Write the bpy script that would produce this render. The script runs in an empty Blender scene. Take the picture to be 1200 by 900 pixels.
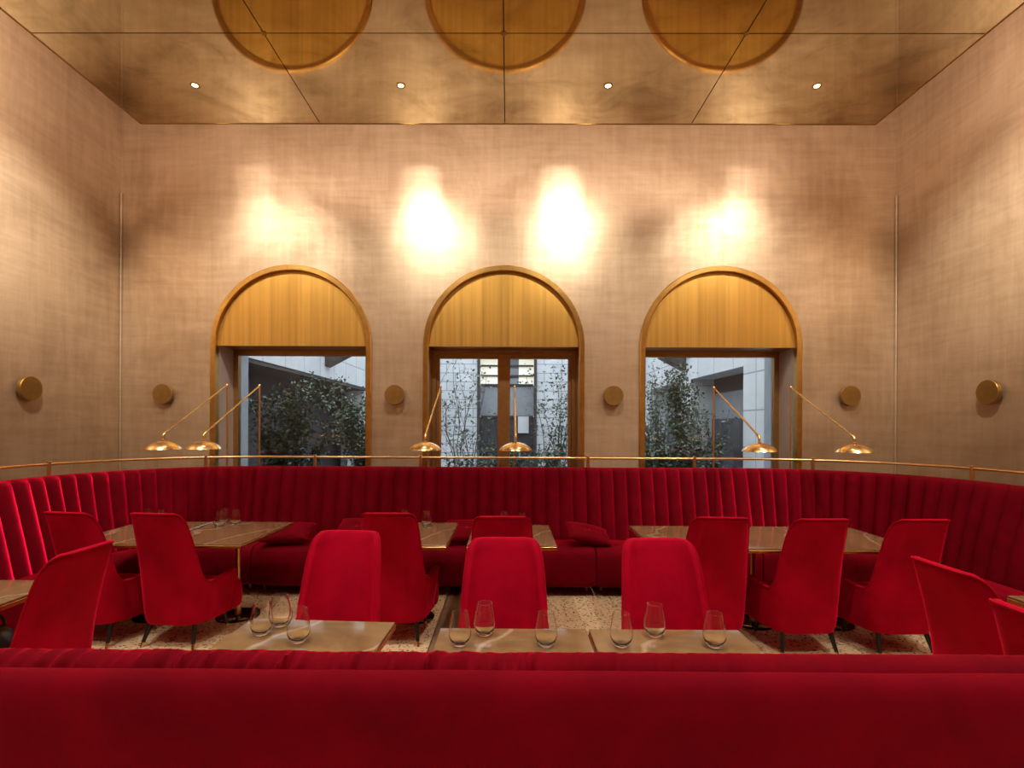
import bpy, bmesh, math, random
from mathutils import Vector, Matrix, noise

random.seed(7)
PI = math.pi
scene = bpy.context.scene
COL = scene.collection

# ------------------------------------------------------------------ helpers
class MB:
    """collects geometry for ONE mesh object"""
    def __init__(self):
        self.v = []; self.f = []
    def add(self, verts, faces):
        b = len(self.v)
        self.v.extend([tuple(p) for p in verts])
        self.f.extend([tuple(b + i for i in fc) for fc in faces])
    def grid(self, rows, closeu=False, closev=False, flip=False):
        n = len(rows); m = len(rows[0])
        vs = [p for r in rows for p in r]
        fs = []
        for i in range(n if closev else n - 1):
            for j in range(m if closeu else m - 1):
                a = i * m + j; b = i * m + (j + 1) % m
                c = ((i + 1) % n) * m + (j + 1) % m; d = ((i + 1) % n) * m + j
                fs.append((a, d, c, b) if flip else (a, b, c, d))
        self.add(vs, fs)
    def poly(self, pts):
        self.add(pts, [tuple(range(len(pts)))])
    def box(self, lo, hi, bev=0.0, seg=2, mat=None):
        bm = bmesh.new()
        bmesh.ops.create_cube(bm, size=1.0)
        for v in bm.verts:
            v.co = Vector(((lo[0] + hi[0]) / 2 + v.co.x * (hi[0] - lo[0]), (lo[1] + hi[1]) / 2 + v.co.y * (hi[1] - lo[1]), (lo[2] + hi[2]) / 2 + v.co.z * (hi[2] - lo[2])))
        if bev > 0:
            bmesh.ops.bevel(bm, geom=list(bm.edges), offset=bev, segments=seg, profile=0.5, affect='EDGES')
        if mat is not None:
            bmesh.ops.transform(bm, matrix=mat, verts=bm.verts)
        bm.verts.index_update()
        self.add([v.co for v in bm.verts], [[v.index for v in f.verts] for f in bm.faces])
        bm.free()
    def lathe(self, prof, c=(0, 0, 0), n=32, rot=None, cap0=True, cap1=True):
        rows = []
        for r, z in prof:
            row = []
            for k in range(n):
                a = 2 * PI * k / n
                p = Vector((r * math.cos(a), r * math.sin(a), z))
                if rot is not None: p = rot @ p
                row.append(p + Vector(c))
            rows.append(row)
        self.grid(rows, closeu=True)
        if cap0: self.poly(list(reversed(rows[0])))
        if cap1: self.poly(rows[-1])
    def tube(self, path, r, n=10, caps=True):
        path = [Vector(p) for p in path]
        rr = r if isinstance(r, (list, tuple)) else [r] * len(path)
        rows = []
        up = None
        for i, p in enumerate(path):
            t = (path[min(i + 1, len(path) - 1)] - path[max(i - 1, 0)]).normalized()
            if up is None:
                up = Vector((0, 0, 1)) if abs(t.z) < 0.9 else Vector((1, 0, 0))
            s = t.cross(up)
            if s.length < 1e-5: s = t.cross(Vector((0, 1, 0)))
            s.normalize(); up = s.cross(t).normalized()
            rows.append([p + (s * math.cos(2 * PI * k / n) + up * math.sin(2 * PI * k / n)) * rr[i] for k in range(n)])
        self.grid(rows, closeu=True, flip=True)
        if caps:
            self.poly(rows[0]); self.poly(list(reversed(rows[-1])))
    def build(self, name, mat, parent=None, smooth=True, angle=40, loc=None, weld=False):
        me = bpy.data.meshes.new(name)
        me.from_pydata(self.v, [], self.f)
        bm = bmesh.new(); bm.from_mesh(me)
        if weld: bmesh.ops.remove_doubles(bm, verts=bm.verts, dist=1e-5)
        bmesh.ops.recalc_face_normals(bm, faces=bm.faces)
        bm.to_mesh(me); bm.free()
        if smooth:
            for p in me.polygons: p.use_smooth = True
            try: me.set_sharp_from_angle(angle=math.radians(angle))
            except Exception: pass
        if mat is not None:
            for m_ in (mat if isinstance(mat, (list, tuple)) else [mat]): me.materials.append(m_)
        o = bpy.data.objects.new(name, me)
        COL.objects.link(o)
        if parent is not None: o.parent = parent
        if loc is not None: o.location = loc
        return o

def tag(o, label, cat, group=None, kind=None):
    o['label'] = label; o['category'] = cat
    if group: o['group'] = group
    if kind: o['kind'] = kind
    return o
def thing(name, label, cat, loc=(0, 0, 0), rz=0.0, group=None):
    o = bpy.data.objects.new(name, None); COL.objects.link(o)
    o.empty_display_size = 0.1
    o.location = loc; o.rotation_euler = (0, 0, rz)
    return tag(o, label, cat, group)
def struct(o):
    o['kind'] = 'structure'; return o
def structroot(name, loc=(0, 0, 0)):
    o = bpy.data.objects.new(name, None); COL.objects.link(o); o.location = loc
    return struct(o)
def dup(root, loc, rz, label, group=None):
    r = root.copy(); COL.objects.link(r); r.location = loc; r.rotation_euler = (0, 0, rz)
    r['label'] = label
    if group: r['group'] = group
    for ch in list(root.children):
        c = ch.copy(); COL.objects.link(c); c.parent = r
        for g in list(ch.children):
            d = g.copy(); COL.objects.link(d); d.parent = c
    return r

def pchip(xs, ys):
    """monotone cubic interpolation"""
    n = len(xs); h = [xs[i + 1] - xs[i] for i in range(n - 1)]
    dl = [(ys[i + 1] - ys[i]) / h[i] for i in range(n - 1)]
    m = [0.0] * n; m[0] = dl[0]; m[-1] = dl[-1]
    for i in range(1, n - 1):
        m[i] = 0.0 if dl[i - 1] * dl[i] <= 0 else 2 * dl[i - 1] * dl[i] / (dl[i - 1] + dl[i])
    def f(x):
        if x <= xs[0]: return ys[0]
        if x >= xs[-1]: return ys[-1]
        i = 0
        while x > xs[i + 1]: i += 1
        t = (x - xs[i]) / h[i]
        return ((2 * t**3 - 3 * t * t + 1) * ys[i] + (t**3 - 2 * t * t + t) * h[i] * m[i] + (-2 * t**3 + 3 * t * t) * ys[i + 1] + (t**3 - t * t) * h[i] * m[i + 1])
    return f

# ------------------------------------------------------------------ materials
def newmat(name):
    m = bpy.data.materials.new(name); m.use_nodes = True
    nt = m.node_tree; b = nt.nodes['Principled BSDF']
    return m, nt, b
def N(nt, t, **kw):
    n = nt.nodes.new(t)
    for k, v in kw.items():
        if k.startswith('i_'):
            n.inputs[k[2:].replace('_', ' ')].default_value = v
        else: setattr(n, k, v)
    return n
def ramp(nt, stops):
    r = nt.nodes.new('ShaderNodeValToRGB')
    while len(r.color_ramp.elements) < len(stops): r.color_ramp.elements.new(0.5)
    for e, (p, c) in zip(r.color_ramp.elements, stops):
        e.position = p; e.color = (c[0], c[1], c[2], 1)
    return r
def coords(nt, scale=(1, 1, 1), kind='Object', rot=(0, 0, 0)):
    tc = nt.nodes.new('ShaderNodeTexCoord'); mp = nt.nodes.new('ShaderNodeMapping')
    mp.inputs['Scale'].default_value = scale; mp.inputs['Rotation'].default_value = rot
    nt.links.new(tc.outputs[kind], mp.inputs['Vector'])
    return mp.outputs['Vector']
def noise_tex(nt, vec, scale=5, detail=4, rough=0.55, dist=0.0):
    n = nt.nodes.new('ShaderNodeTexNoise')
    n.inputs['Scale'].default_value = scale; n.inputs['Detail'].default_value = detail
    n.inputs['Roughness'].default_value = rough; n.inputs['Distortion'].default_value = dist
    nt.links.new(vec, n.inputs['Vector'])
    return n.outputs['Fac']
def mathn(nt, op, a, b):
    n = nt.nodes.new('ShaderNodeMath'); n.operation = op
    for i, x in enumerate((a, b)):
        if isinstance(x, (int, float)): n.inputs[i].default_value = x
        else: nt.links.new(x, n.inputs[i])
    return n.outputs[0]
def bump(nt, b, h, strength=0.2, dist=0.01):
    n = nt.nodes.new('ShaderNodeBump'); n.inputs['Strength'].default_value = strength; n.inputs['Distance'].default_value = dist
    nt.links.new(h, n.inputs['Height']); nt.links.new(n.outputs['Normal'], b.inputs['Normal'])

def mat_velvet(name, base=(0.30, 0.0015, 0.009), sheen=0.5, tilt=0.58):
    """diffuse ground plus a sheen lobe of the pile; where a mesh carries the vector attribute 'nap' the pile lies that way"""
    m, nt, b = newmat(name)
    v = coords(nt, (1, 1, 1))
    n1 = noise_tex(nt, v, 4.0, 5, 0.6, 0.8)
    r = ramp(nt, [(0.30, tuple(c * 0.75 for c in base)), (0.55, base), (0.75, tuple(min(1, c * 1.2) for c in base))])
    nt.links.new(n1, r.inputs['Fac']); nt.links.new(r.outputs['Color'], b.inputs['Base Color'])
    b.inputs['Roughness'].default_value = 0.8
    b.inputs['Specular IOR Level'].default_value = 0.05
    n2 = noise_tex(nt, v, 260, 2, 0.5)
    bump(nt, b, n2, 0.12, 0.002)
    at = nt.nodes.new('ShaderNodeAttribute'); at.attribute_name = 'nap'
    ge = nt.nodes.new('ShaderNodeNewGeometry')
    sc = nt.nodes.new('ShaderNodeVectorMath'); sc.operation = 'SCALE'; sc.inputs['Scale'].default_value = tilt
    nt.links.new(at.outputs['Vector'], sc.inputs[0])
    ad = nt.nodes.new('ShaderNodeVectorMath'); ad.operation = 'ADD'
    nt.links.new(ge.outputs['Normal'], ad.inputs[0]); nt.links.new(sc.outputs['Vector'], ad.inputs[1])
    no = nt.nodes.new('ShaderNodeVectorMath'); no.operation = 'NORMALIZE'; nt.links.new(ad.outputs['Vector'], no.inputs[0])
    sh = nt.nodes.new('ShaderNodeBsdfSheen'); sh.inputs['Roughness'].default_value = 0.30
    sr = ramp(nt, [(0.30, (sheen * 0.75, 0.004, 0.045 * sheen)), (0.75, (sheen * 1.15, 0.012, 0.075 * sheen))])
    nt.links.new(n1, sr.inputs['Fac']); nt.links.new(sr.outputs['Color'], sh.inputs['Color'])
    nt.links.new(no.outputs['Vector'], sh.inputs['Normal'])
    add = nt.nodes.new('ShaderNodeAddShader')
    nt.links.new(b.outputs[0], add.inputs[0]); nt.links.new(sh.outputs[0], add.inputs[1])
    nt.links.new(add.outputs[0], nt.nodes['Material Output'].inputs['Surface'])
    return m
def mat_metal(name, col, rough=0.25, brushed=None, var=0.12, metallic=1.0):
    m, nt, b = newmat(name)
    v = coords(nt, brushed or (6, 6, 6))
    n1 = noise_tex(nt, v, 1.0 if brushed else 3.0, 4, 0.6)
    r = ramp(nt, [(0.25, tuple(c * (1 - var) for c in col)), (0.75, tuple(min(1, c * (1 + var)) for c in col))])
    nt.links.new(n1, r.inputs['Fac']); nt.links.new(r.outputs['Color'], b.inputs['Base Color'])
    b.inputs['Metallic'].default_value = metallic
    rr = nt.nodes.new('ShaderNodeMapRange'); rr.inputs['To Min'].default_value = rough * 0.8; rr.inputs['To Max'].default_value = rough * 1.25
    nt.links.new(n1, rr.inputs['Value']); nt.links.new(rr.outputs['Result'], b.inputs['Roughness'])
    return m
def mat_plain(name, col, rough=0.6, var=0.1, scale=6, spec=0.5):
    m, nt, b = newmat(name)
    v = coords(nt)
    n1 = noise_tex(nt, v, scale, 5, 0.6)
    r = ramp(nt, [(0.3, tuple(c * (1 - var) for c in col)), (0.7, tuple(min(1, c * (1 + var)) for c in col))])
    nt.links.new(n1, r.inputs['Fac']); nt.links.new(r.outputs['Color'], b.inputs['Base Color'])
    b.inputs['Roughness'].default_value = rough; b.inputs['Specular IOR Level'].default_value = spec
    return m

def mat_wall():
    """trowelled metallic plaster with a faint horizontal / vertical brush grain"""
    m, nt, b = newmat('gilded_plaster')
    h = noise_tex(nt, coords(nt, (0.9, 0.9, 9)), 1.7, 6, 0.66, 0.35)
    vv = noise_tex(nt, coords(nt, (9, 9, 0.8)), 1.6, 6, 0.66, 0.35)
    big = noise_tex(nt, coords(nt, (1, 1, 1)), 0.8, 6, 0.62, 0.8)
    mix = mathn(nt, 'ADD', mathn(nt, 'MULTIPLY', h, 0.24), mathn(nt, 'ADD', mathn(nt, 'MULTIPLY', vv, 0.22), mathn(nt, 'MULTIPLY', big, 0.54)))
    r = ramp(nt, [(0.36, (0.39, 0.262, 0.160)), (0.50, (0.51, 0.368, 0.240)), (0.64, (0.64, 0.485, 0.335))])
    nt.links.new(mix, r.inputs['Fac']); nt.links.new(r.outputs['Color'], b.inputs['Base Color'])
    b.inputs['Metallic'].default_value = 0.5
    rr = nt.nodes.new('ShaderNodeMapRange'); rr.inputs['From Min'].default_value = 0.35; rr.inputs['From Max'].default_value = 0.7
    rr.inputs['To Min'].default_value = 0.52; rr.inputs['To Max'].default_value = 0.40
    nt.links.new(mix, rr.inputs['Value']); nt.links.new(rr.outputs['Result'], b.inputs['Roughness'])
    fine = noise_tex(nt, coords(nt, (22, 22, 22)), 1.5, 5, 0.7)
    bump(nt, b, mathn(nt, 'ADD', mix, mathn(nt, 'MULTIPLY', fine, 0.4)), 0.22, 0.012)
    return m
def mat_mirror():
    m, nt, b = newmat('antique_bronze_mirror')
    v = coords(nt, (1, 1.3, 1))
    n1 = noise_tex(nt, v, 1.6, 7, 0.66, 0.9)
    r = ramp(nt, [(0.30, (0.50, 0.41, 0.27)), (0.5, (0.76, 0.65, 0.46)), (0.70, (0.88, 0.78, 0.58))])
    nt.links.new(n1, r.inputs['Fac']); nt.links.new(r.outputs['Color'], b.inputs['Base Color'])
    b.inputs['Metallic'].default_value = 1.0
    rr = nt.nodes.new('ShaderNodeMapRange'); rr.inputs['From Min'].default_value = 0.3; rr.inputs['From Max'].default_value = 0.7
    rr.inputs['To Min'].default_value = 0.07; rr.inputs['To Max'].default_value = 0.025
    nt.links.new(n1, rr.inputs['Value']); nt.links.new(rr.outputs['Result'], b.inputs['Roughness'])
    return m
def mat_terrazzo():
    m, nt, b = newmat('terrazzo')
    v = coords(nt)
    vo = nt.nodes.new('ShaderNodeTexVoronoi'); vo.inputs['Scale'].default_value = 55; nt.links.new(v, vo.inputs['Vector'])
    vo2 = nt.nodes.new('ShaderNodeTexVoronoi'); vo2.inputs['Scale'].default_value = 90; nt.links.new(v, vo2.inputs['Vector'])
    sep = nt.nodes.new('ShaderNodeSeparateColor'); nt.links.new(vo.outputs['Color'], sep.inputs['Color'])
    r = ramp(nt, [(0.0, (0.10, 0.055, 0.03)), (0.17, (0.13, 0.07, 0.04)), (0.18, (0.56, 0.39, 0.22)), (0.5, (0.66, 0.47, 0.28)), (0.8, (0.78, 0.60, 0.40)), (0.81, (0.40, 0.26, 0.14)), (1.0, (0.36, 0.22, 0.12))])
    r.color_ramp.interpolation = 'LINEAR'
    nt.links.new(sep.outputs[0], r.inputs['Fac'])
    edge = ramp(nt, [(0.0, (1, 1, 1)), (0.42, (1, 1, 1)), (0.55, (0, 0, 0))])
    nt.links.new(mathn(nt, 'MULTIPLY', vo.outputs['Distance'], 1.0), edge.inputs['Fac'])
    mx = nt.nodes.new('ShaderNodeMix'); mx.data_type = 'RGBA'
    mx.inputs[6].default_value = (0.68, 0.49, 0.30, 1)
    nt.links.new(edge.outputs['Color'], mx.inputs[0]); nt.links.new(r.outputs['Color'], mx.inputs[7])
    nt.links.new(mx.outputs[2], b.inputs['Base Color'])
    b.inputs['Roughness'].default_value = 0.22
    return m
def mat_marble():
    m, nt, b = newmat('brown_marble')
    v = coords(nt, (1, 1, 1), rot=(0, 0, 0.5))
    n1 = noise_tex(nt, v, 3.0, 7, 0.62, 1.2)
    r = ramp(nt, [(0.3, (0.15, 0.080, 0.036)), (0.55, (0.235, 0.138, 0.068)), (0.8, (0.31, 0.195, 0.105))])
    nt.links.new(n1, r.inputs['Fac'])
    w = nt.nodes.new('ShaderNodeTexWave'); w.inputs['Scale'].default_value = 0.75; w.inputs['Distortion'].default_value = 7.0
    w.inputs['Detail'].default_value = 4; w.inputs['Detail Scale'].default_value = 1.3
    nt.links.new(v, w.inputs['Vector'])
    r2 = ramp(nt, [(0.0, (0, 0, 0)), (0.985, (0, 0, 0)), (0.999, (1, 1, 1))])
    nt.links.new(w.outputs['Fac'], r2.inputs['Fac'])
    mx = nt.nodes.new('ShaderNodeMix'); mx.data_type = 'RGBA'
    mx.inputs[7].default_value = (0.62, 0.5, 0.38, 1)
    nt.links.new(mathn(nt, 'MULTIPLY', r2.outputs['Color'], 0.3), mx.inputs[0]); nt.links.new(r.outputs['Color'], mx.inputs[6])
    nt.links.new(mx.outputs[2], b.inputs['Base Color'])
    b.inputs['Roughness'].default_value = 0.07; b.inputs['Specular IOR Level'].default_value = 0.7
    return m
def mat_glass_pane():
    m = bpy.data.materials.new('window_glass'); m.use_nodes = True; nt = m.node_tree
    for n in list(nt.nodes): nt.nodes.remove(n)
    out = nt.nodes.new('ShaderNodeOutputMaterial'); mix = nt.nodes.new('ShaderNodeMixShader')
    fr = nt.nodes.new('ShaderNodeFresnel'); fr.inputs['IOR'].default_value = 1.5
    tr = nt.nodes.new('ShaderNodeBsdfTransparent'); tr.inputs['Color'].default_value = (0.86, 0.90, 0.91, 1)
    gl = nt.nodes.new('ShaderNodeBsdfGlossy'); gl.inputs['Roughness'].default_value = 0.0
    nt.links.new(fr.outputs[0], mix.inputs[0]); nt.links.new(tr.outputs[0], mix.inputs[1]); nt.links.new(gl.outputs[0], mix.inputs[2])
    nt.links.new(mix.outputs[0], out.inputs['Surface'])
    return m
def mat_glass():
    m, nt, b = newmat('clear_glass')
    b.inputs['Base Color'].default_value = (1, 1, 1, 1); b.inputs['Roughness'].default_value = 0.0
    b.inputs['Transmission Weight'].default_value = 1.0; b.inputs['IOR'].default_value = 1.33
    return m
def mat_emit(name, col, s):
    m = bpy.data.materials.new(name); m.use_nodes = True; nt = m.node_tree
    b = nt.nodes['Principled BSDF']
    b.inputs['Base Color'].default_value = (0.8, 0.8, 0.8, 1)
    b.inputs['Emission Color'].default_value = (*col, 1); b.inputs['Emission Strength'].default_value = s
    return m
def mat_blocks(name, axis, bw=0.75, bh=0.33, c1=(0.60, 0.61, 0.62), c2=(0.52, 0.53, 0.55), mortar=(0.30, 0.31, 0.33), off=0.5):
    """stone cladding blocks; axis 'x': wall runs along x, 'y': along y"""
    m, nt, b = newmat(name)
    tc = nt.nodes.new('ShaderNodeTexCoord'); sp = nt.nodes.new('ShaderNodeSeparateXYZ'); cb = nt.nodes.new('ShaderNodeCombineXYZ')
    nt.links.new(tc.outputs['Object'], sp.inputs[0])
    nt.links.new(sp.outputs[0 if axis == 'x' else 1], cb.inputs[0]); nt.links.new(sp.outputs[2], cb.inputs[1])
    br = nt.nodes.new('ShaderNodeTexBrick'); br.offset = off
    br.inputs['Scale'].default_value = 1.0; br.inputs['Brick Width'].default_value = bw; br.inputs['Row Height'].default_value = bh
    br.inputs['Mortar Size'].default_value = 0.013; br.inputs['Color1'].default_value = (*c1, 1); br.inputs['Color2'].default_value = (*c2, 1)
    br.inputs['Mortar'].default_value = (*mortar, 1)
    nt.links.new(cb.outputs[0], br.inputs['Vector'])
    n1 = noise_tex(nt, coords(nt), 3, 5, 0.6)
    mx = nt.nodes.new('ShaderNodeMix'); mx.data_type = 'RGBA'; mx.blend_type = 'MULTIPLY'; mx.inputs[0].default_value = 0.5
    r = ramp(nt, [(0.3, (0.75, 0.75, 0.76)), (0.7, (1, 1, 1))]); nt.links.new(n1, r.inputs['Fac'])
    nt.links.new(br.outputs['Color'], mx.inputs[6]); nt.links.new(r.outputs['Color'], mx.inputs[7])
    nt.links.new(mx.outputs[2], b.inputs['Base Color']); b.inputs['Roughness'].default_value = 0.75
    return m
def mat_leaf(name, col):
    m, nt, b = newmat(name)
    n1 = noise_tex(nt, coords(nt), 9, 3, 0.6)
    r = ramp(nt, [(0.3, tuple(c * 0.5 for c in col)), (0.7, tuple(c * 1.5 for c in col))])
    nt.links.new(n1, r.inputs['Fac']); nt.links.new(r.outputs['Color'], b.inputs['Base Color'])
    b.inputs['Roughness'].default_value = 0.38
    return m

VELVET = mat_velvet('red_velvet', (0.15, 0.0003, 0.0065), 1.05)
VELVET_C = mat_velvet('red_velvet_chair', (0.39, 0.0008, 0.019), 0.80)
PIPING = mat_velvet('red_velvet_piping', (0.36, 0.002, 0.014), 0.9)
WALL = mat_wall(); MIRROR = mat_mirror(); TERRAZZO = mat_terrazzo(); MARBLE = mat_marble()
BRASS = mat_metal('satin_brass', (0.80, 0.57, 0.26), 0.24, var=0.06)
BRASS_POLE = mat_metal('brass_tube', (0.72, 0.46, 0.20), 0.30, var=0.03)
BRASS_PANEL = mat_metal('brushed_brass_panel', (0.58, 0.325, 0.07), 0.42, brushed=(26, 26, 0.35), var=0.16, metallic=0.75)
BRASS_FRAME = mat_metal('brass_frame', (0.60, 0.35, 0.10), 0.32)
BRONZE = mat_metal('bronze_frame', (0.42, 0.235, 0.09), 0.35, metallic=0.8)
BRONZE_DISC = mat_metal('bronze_disc', (0.40, 0.235, 0.07), 0.42, metallic=0.85)
DARK_METAL = mat_metal('dark_polished_base', (0.045, 0.028, 0.02), 0.12, metallic=0.9)
DARK_LEG = mat_plain('black_lacquer_leg', (0.012, 0.010, 0.009), 0.3)
PLASTER = mat_plain('pale_plaster_reveal', (0.50, 0.40, 0.33), 0.7, 0.05)
STONE_TRIM = mat_plain('pale_stone', (0.55, 0.56, 0.58), 0.7, 0.08)
JAMB = mat_plain('grey_jamb', (0.30, 0.31, 0.33), 0.7, 0.08)
DARK_GAP = mat_plain('dark_recess', (0.012, 0.010, 0.009), 0.8)
SOFFIT = mat_plain('upper_plaster', (0.50, 0.36, 0.25), 0.8, 0.05)
PANE = mat_glass_pane(); GLASS = mat_glass()
BULB = mat_emit('spot_lens', (1.0, 0.74, 0.38), 14)
BULB_SOFT = mat_emit('lamp_diffuser', (1.0, 0.80, 0.52), 4)
BROWN_STONE = mat_plain('brown_stone_strip', (0.22, 0.14, 0.085), 0.25, 0.2)
LEATHER = mat_plain('black_leather', (0.012, 0.013, 0.014), 0.28, 0.3, 12)
TERR_TRIM = mat_metal('brass_inlay', (0.62, 0.42, 0.18), 0.3)

# ------------------------------------------------------------------ camera (18 mm, level, small rise of the frame)
cam_d = bpy.data.cameras.new('camera'); cam = bpy.data.objects.new('camera', cam_d); COL.objects.link(cam)
cam_d.sensor_width = 36; cam_d.lens = 18.0; cam_d.shift_x = 0.0058; cam_d.shift_y = 0.04
cam_d.clip_start = 0.05; cam_d.clip_end = 200
cam.location = (0, 0, 1.6)
cam.rotation_euler = (PI / 2, math.radians(-0.25), math.radians(0.28))
scene.camera = cam

# ------------------------------------------------------------------ room shell
XL, XR, YB, YF, ZT = -4.57, 4.52, 6.0, -4.0, 5.35
ARCHES = [(-2.555, 'window_1'), (-0.06, 'door_1'), (2.475, 'window_2')]
AR, SPR = 0.915, 2.52      # arch radius and springing height
WT = 0.5                   # wall thickness

m = MB(); m.box((XL - 0.3, YF - 0.3, -0.12), (XR + 0.3, YB + WT, 0))
struct(m.build('floor', TERRAZZO, smooth=False))
m = MB(); m.box((-0.56, -4, 0.0), (-0.40, 5.2, 0.002)); struct(m.build('trim_1', BROWN_STONE, smooth=False))
m = MB()
m.box((-0.568, -4, 0.0), (-0.56, 5.2, 0.003)); struct(m.build('trim_2', TERR_TRIM, smooth=False))
m = MB(); m.box((XL - 0.3, YF, 0), (XL, YB, ZT)); struct(m.build('wall_left', WALL, smooth=False))
m = MB(); m.box((XR, YF, 0), (XR + 0.3, YB, ZT)); struct(m.build('wall_right', WALL, smooth=False))
m = MB(); m.box((XL - 0.3, YF - 0.3, 0), (XR + 0.3, YF, ZT)); struct(m.build('wall_front', WALL, smooth=False))

m = MB()
def prism(x0, x1, za0, za1):
    a = [(x0, YB, za0), (x1, YB, za1), (x1, YB, ZT), (x0, YB, ZT)]
    b = [(x, YB + WT, z) for x, y, z in a]
    m.add(a + b, [(0, 1, 2, 3), (7, 6, 5, 4), (0, 4, 5, 1), (1, 5, 6, 2), (2, 6, 7, 3), (3, 7, 4, 0)])
xs = XL - 0.3
for cx, _ in ARCHES:
    prism(xs, cx - AR, 0, 0)
    K = 40
    for k in range(K):
        a0 = PI - PI * k / K; a1 = PI - PI * (k + 1) / K
        prism(cx + AR * math.cos(a0), cx + AR * math.cos(a1), SPR + AR * math.sin(a0), SPR + AR * math.sin(a1))
    xs = cx + AR
prism(xs, XR + 0.3, 0, 0)
struct(m.build('wall_back', WALL, smooth=False))
m = MB(); m.box((XL - 0.3, YF - 0.3, ZT), (XR + 0.3, YB + WT, ZT + 0.2)); struct(m.build('slab', SOFFIT, smooth=False))

# corner seams of the plaster
for i, x in enumerate((XL + 0.012, XR - 0.012)):
    m = MB(); m.tube([(x, YB - 0.012, 0), (x, YB - 0.012, 4.3)], 0.012, 8); struct(m.build('trim_%d' % (3 + i), WALL))

# mirror ceiling: suspended tiles with dark joints
CZ = 4.595
PX = [-3.68, -1.89, -0.05, 1.80, 3.62]
PY = [5.09 - 1.175 * k for k in range(8)]
m = MB(); g = 0.004
for i in range(4):
    for j in range(7):
        x0 = PX[i] + (0 if i == 0 else g); x1 = PX[i + 1] - (0 if i == 3 else g)
        y1 = PY[j] - (0 if j == 0 else g); y0 = PY[j + 1] + g
        m.box((x0, y0, CZ), (x1, y1, CZ + 0.012))
ceil = struct(m.build('ceiling', MIRROR, smooth=False))
m = MB(); m.box((PX[0] + 0.0, PY[-1], CZ + 0.0125), (PX[-1], PY[0], CZ + 0.05)); m.build('backing_board', DARK_GAP, ceil, smooth=False)
m = MB()
for i in (1, 2, 3):
    for j in range(1, 7):
        m.lathe([(0.022, -0.004), (0.022, 0.0), (0.0, 0.0)], (PX[i], PY[j], CZ - 0.001), 16, cap1=False)
bolts = m.build('fixing_cap', BRONZE, ceil)
m = MB(); e = 0.012
m.box((PX[0] - e, PY[-1], CZ - 0.004), (PX[0], PY[0] + e, CZ + 0.05)); m.box((PX[-1], PY[-1], CZ - 0.004), (PX[-1] + e, PY[0] + e, CZ + 0.05)); m.box((PX[0], PY[0], CZ - 0.004), (PX[-1], PY[0] + e, CZ + 0.05))
m.build('edge_strip', BRONZE_DISC, ceil, smooth=False)

# ------------------------------------------------------------------ arched windows and door
def arch_path(cx, r, z0=0.0, n=48):
    pts = [(cx - r, z0)]
    pts += [(cx + r * math.cos(PI - PI * k / n), SPR + r * math.sin(PI - PI * k / n)) for k in range(n + 1)]
    pts.append((cx + r, z0))
    return pts
def arch_band(mb, cx, r0, r1, y0, y1):
    """rectangular section swept along the arch"""
    A, B = arch_path(cx, r0), arch_path(cx, r1)
    rows = []
    for (a, b) in zip(A, B):
        e = 0.008
        d = (Vector((b[0] - a[0], 0, b[1] - a[1]))).normalized() * e
        rows.append([(a[0], y1, a[1]), (a[0], y0 + e, a[1]), (a[0] + d.x, y0, a[1] + d.z), (b[0] - d.x, y0, b[1] - d.z), (b[0], y0 + e, b[1]), (b[0], y1, b[1])])
    mb.grid(rows, closeu=True)

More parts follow.
